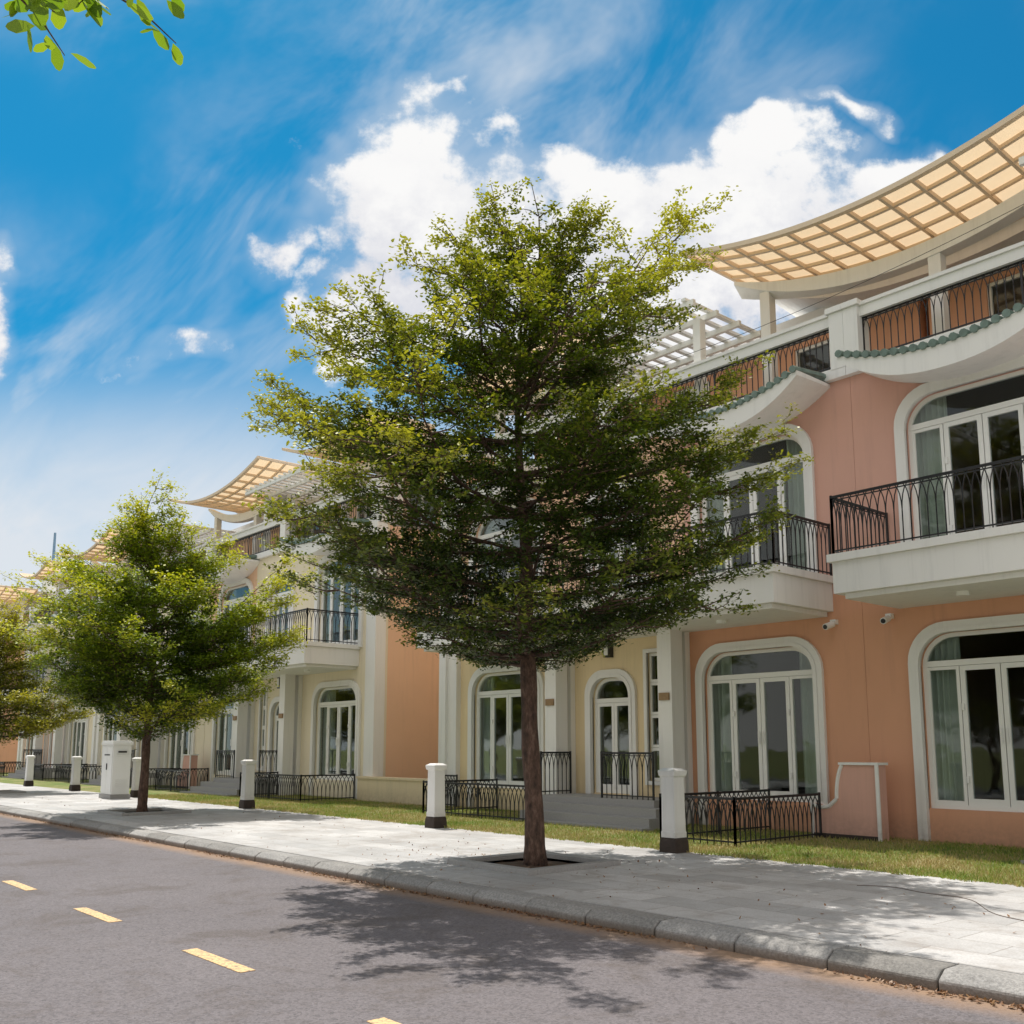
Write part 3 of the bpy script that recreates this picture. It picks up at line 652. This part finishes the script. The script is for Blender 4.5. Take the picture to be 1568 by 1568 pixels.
def cabinet():
    e=empty('utility_cabinet',(-28.9,10.05,.13)); w,d=.44,.25
    b=B(); b.box(-w-.03,w+.03,-d-.03,d+.03,0,.12); obj('plinth',b.mesh('p',M['step']),e)
    b=B(); b.box(-w,w,-d,d,.121,1.5); b.box(-w-.03,w+.03,-d-.04,d+.04,1.501,1.58); b.box(-w,w,-d-.02,d+.02,1.581,1.62)
    b.box(-w+.04,-.008,-d-.018,-d-.001,.18,1.45); b.box(.008,w-.04,-d-.018,-d-.001,.18,1.45)
    for k in range(5): b.box(w+.001,w+.014,-d+.08,d-.08,.3+k*.05,.325+k*.05); b.box(w+.001,w+.014,-d+.08,d-.08,1.2+k*.04,1.22+k*.04)
    obj('body',b.mesh('c',M['metalbox']),e,bevel=.006)
    b=B(); b.box(.02,.04,-d-.045,-d-.019,.8,.98); b.box(w+.0145,w+.016,-.12,.12,1.28,1.33); b.box(-.22,.22,-d-.0205,-d-.0185,1.2,1.24); obj('handle_and_label',b.mesh('h',M['black']),e)
cabinet()
b=B(); pts=[]
for i in range(40):
    u=i/39; pts.append((-5.6+2.6*u,9.6-.9*u+.35*math.sin(u*5)+.08*math.sin(u*17),.134))
b.tube(pts,.0035,5); obj('loose_cable',b.mesh('lc',M['cable'],True))
b=B(); pts=[Vector((-16,14.3,9.3)).lerp(Vector((-2,14.2,9.75)),u/20)+Vector((0,0,-.5*math.sin(u/20*math.pi))) for u in range(21)]
b.tube(pts,.005,4); obj('overhead_cable',b.mesh('oc',M['black']))
e=empty('rooftop_mast',(-72.5,20,10.6)); b=B()
b.tube([(0,0,0),(0,0,6)],[.14,.08],8)
pts=[(.05+1.2*math.sin(a),0,3+1.6*math.cos(a)) for a in np.linspace(0,math.pi,12)]; b.tube(pts,.06,6)
obj('mast',b.mesh('ma',M['bluepaint']),e)
e=empty('water_tank',(-68,19,10.68)); b=B(); 
b.tube([(0,0,.6),(0,0,1.9),(0,0,2.1)],[.8,.8,.3],18); [b.tube([(x,y,0),(x,y,.65)],.05,6) for x in(-.5,.5) for y in(-.5,.5)]
obj('tank',b.mesh('ta',M['metalbox'],False),e)

# ------------------------------------------------------------ light
sd=Vector((-2.3,.5,5.6)).normalized(); el=math.asin(sd.z)
L=bpy.data.lights.new('sun','SUN'); L.energy=5.0; L.angle=math.radians(.53); L.color=(1,.95,.87)
o=bpy.data.objects.new('sun',L); COL.objects.link(o); o.rotation_euler=sd.to_track_quat('Z','Y').to_euler(); o.location=(0,0,40)
w=bpy.data.worlds.new('World'); S.world=w; w.use_nodes=True; nt=w.node_tree; bg=nt.nodes['Background']
try: w.cycles.sampling_method='NONE'
except Exception as ex: print(ex)
sky=N(nt,'ShaderNodeTexSky',sky_type='NISHITA'); sky.sun_disc=False; sky.sun_elevation=el; sky.sun_rotation=math.atan2(sd.x,sd.y)
sky.air_density=1.0; sky.dust_density=.6; sky.ozone_density=2.5
tc=N(nt,'ShaderNodeTexCoord'); vr=N(nt,'ShaderNodeVectorRotate',rotation_type='Z_AXIS'); vr.inputs['Angle'].default_value=-math.radians(49.1)
nt.links.new(tc.outputs['Generated'],vr.inputs['Vector']); sp=N(nt,'ShaderNodeSeparateXYZ'); nt.links.new(vr.outputs[0],sp.inputs[0])
mm=lambda op,a,b=None,c=None,clamp=False: math_(nt,op,a,b,c,clamp)
ys=mm('MAXIMUM',sp.outputs[1],.12); u0=mm('DIVIDE',sp.outputs[0],ys); v=mm('DIVIDE',sp.outputs[2],ys)
cb=N(nt,'ShaderNodeCombineXYZ'); nt.links.new(u0,cb.inputs[0]); nt.links.new(v,cb.inputs[1])
wp=N(nt,'ShaderNodeTexNoise'); wp.inputs['Scale'].default_value=5.5; wp.inputs['Detail'].default_value=3; wp.inputs['Roughness'].default_value=.6; nt.links.new(cb.outputs[0],wp.inputs['Vector'])
ws=N(nt,'ShaderNodeSeparateColor'); nt.links.new(wp.outputs['Color'],ws.inputs[0])
u=mm('MULTIPLY_ADD',mm('SUBTRACT',ws.outputs[0],.5),.26,u0); v2=mm('MULTIPLY_ADD',mm('SUBTRACT',ws.outputs[1],.5),.22,v)
blobs=[(-.12,.605,.085,.10,1),(-.04,.575,.11,.08,1),(-.10,.50,.10,.09,1),(.04,.50,.14,.09,1),(.14,.54,.13,.075,1),(.27,.57,.16,.11,1),(.40,.59,.11,.085,1),(.29,.68,.07,.055,.8),(.50,.66,.04,.03,.5),(.37,.725,.035,.02,.3),(-.10,.71,.05,.03,.3),(-.24,.545,.06,.045,.5),(-.60,.45,.07,.06,.8),(.15,.42,.22,.1,1),(-.36,.43,.08,.03,.25)]
dens=None
for (a,b_,ra,rb,pk) in blobs:
    du=mm('MULTIPLY',mm('SUBTRACT',u,a),1/(ra*1.12)); dv=mm('MULTIPLY',mm('SUBTRACT',v2,b_),1/(rb*1.12))
    d=mm('MULTIPLY_ADD',du,du,mm('MULTIPLY',dv,dv)); d=mm('SUBTRACT',pk,d); dens=d if dens is None else mm('MAXIMUM',dens,d)
dens=mm('MINIMUM',mm('MAXIMUM',dens,-1.5),.75)
nz=N(nt,'ShaderNodeTexNoise'); nz.inputs['Scale'].default_value=9; nz.inputs['Detail'].default_value=8; nz.inputs['Roughness'].default_value=.62; nt.links.new(cb.outputs[0],nz.inputs['Vector'])
dd=mm('ADD',dens,mm('MULTIPLY',mm('SUBTRACT',nz.outputs[0],.5),3.6))
def sstep(x,a,b):
    n=N(nt,'ShaderNodeMapRange',interpolation_type='SMOOTHSTEP'); n.inputs['From Min'].default_value=a; n.inputs['From Max'].default_value=b; nt.links.new(x,n.inputs['Value']); return n.outputs[0]
fr_=sstep(sp.outputs[1],.15,.3)
cum=mm('MULTIPLY',sstep(dd,.0,.55),fr_)
r1=N(nt,'ShaderNodeVectorRotate',rotation_type='Z_AXIS'); r1.inputs['Angle'].default_value=math.radians(-48); nt.links.new(cb.outputs[0],r1.inputs['Vector'])
mp=N(nt,'ShaderNodeMapping'); mp.inputs['Scale'].default_value=(1.5,3.0,1); nt.links.new(r1.outputs[0],mp.inputs[0])
wz=noise(nt,2.0,5,.62,vec=mp.outputs[0],dist=.4); wz2=noise(nt,2.1,2,.5,vec=cb.outputs[0])
wis=mm('MULTIPLY',sstep(wz.outputs[0],.36,.80),sstep(wz2.outputs[0],.32,.60)); wis=mm('MULTIPLY',wis,.75)
hz=mm('MULTIPLY',sstep(v,.46,.22),mm('MULTIPLY_ADD',wz.outputs[0],1.1,.42),clamp=True)
skirt=mm('MULTIPLY_ADD',mm('SUBTRACT',wz.outputs[0],.5),3.5,dens)
soft=mm('MAXIMUM',wis,mm('MULTIPLY',hz,.95)); soft=mm('MAXIMUM',soft,mm('MULTIPLY',sstep(skirt,-.9,.9),.45))
skyc=mixc(nt,1.0,sky.outputs[0],(.07,.74,.92),'MULTIPLY')
c=mixc(nt,soft,skyc,(6.3,6.6,7.0))
shade=sstep(nz.outputs[0],.60,.42); shade=mm('MULTIPLY',shade,sstep(v,.68,.5))
cc=mixc(nt,mm('MULTIPLY',shade,.75),(8.0,7.95,7.9),(5.6,5.7,6.3))
c=mixc(nt,cum,c,cc)
bk=noise(nt,2.2,3,.6,vec=vr.outputs[0]); fill_cloud=mm('MULTIPLY',sstep(sp.outputs[1],.5,.0),sstep(bk.outputs[0],.36,.52))  # bright clouds added beside and behind the view to fill the shaded facade
c=mixc(nt,fill_cloud,c,(8.6,8.2,7.8))
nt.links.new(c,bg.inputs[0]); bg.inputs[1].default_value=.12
# ------------------------------------------------------------ camera
cam=bpy.data.cameras.new('camera'); co=bpy.data.objects.new('camera',cam); COL.objects.link(co); co.location=(0,0,1.55)
co.rotation_euler=(math.radians(98.53),0,math.radians(49.1)); cam.lens=34.44; cam.sensor_width=36; cam.shift_y=.0867; cam.clip_end=3000; cam.clip_start=.05
S.camera=co
S.view_settings.view_transform='Standard'; S.view_settings.look='None'; S.view_settings.exposure=0
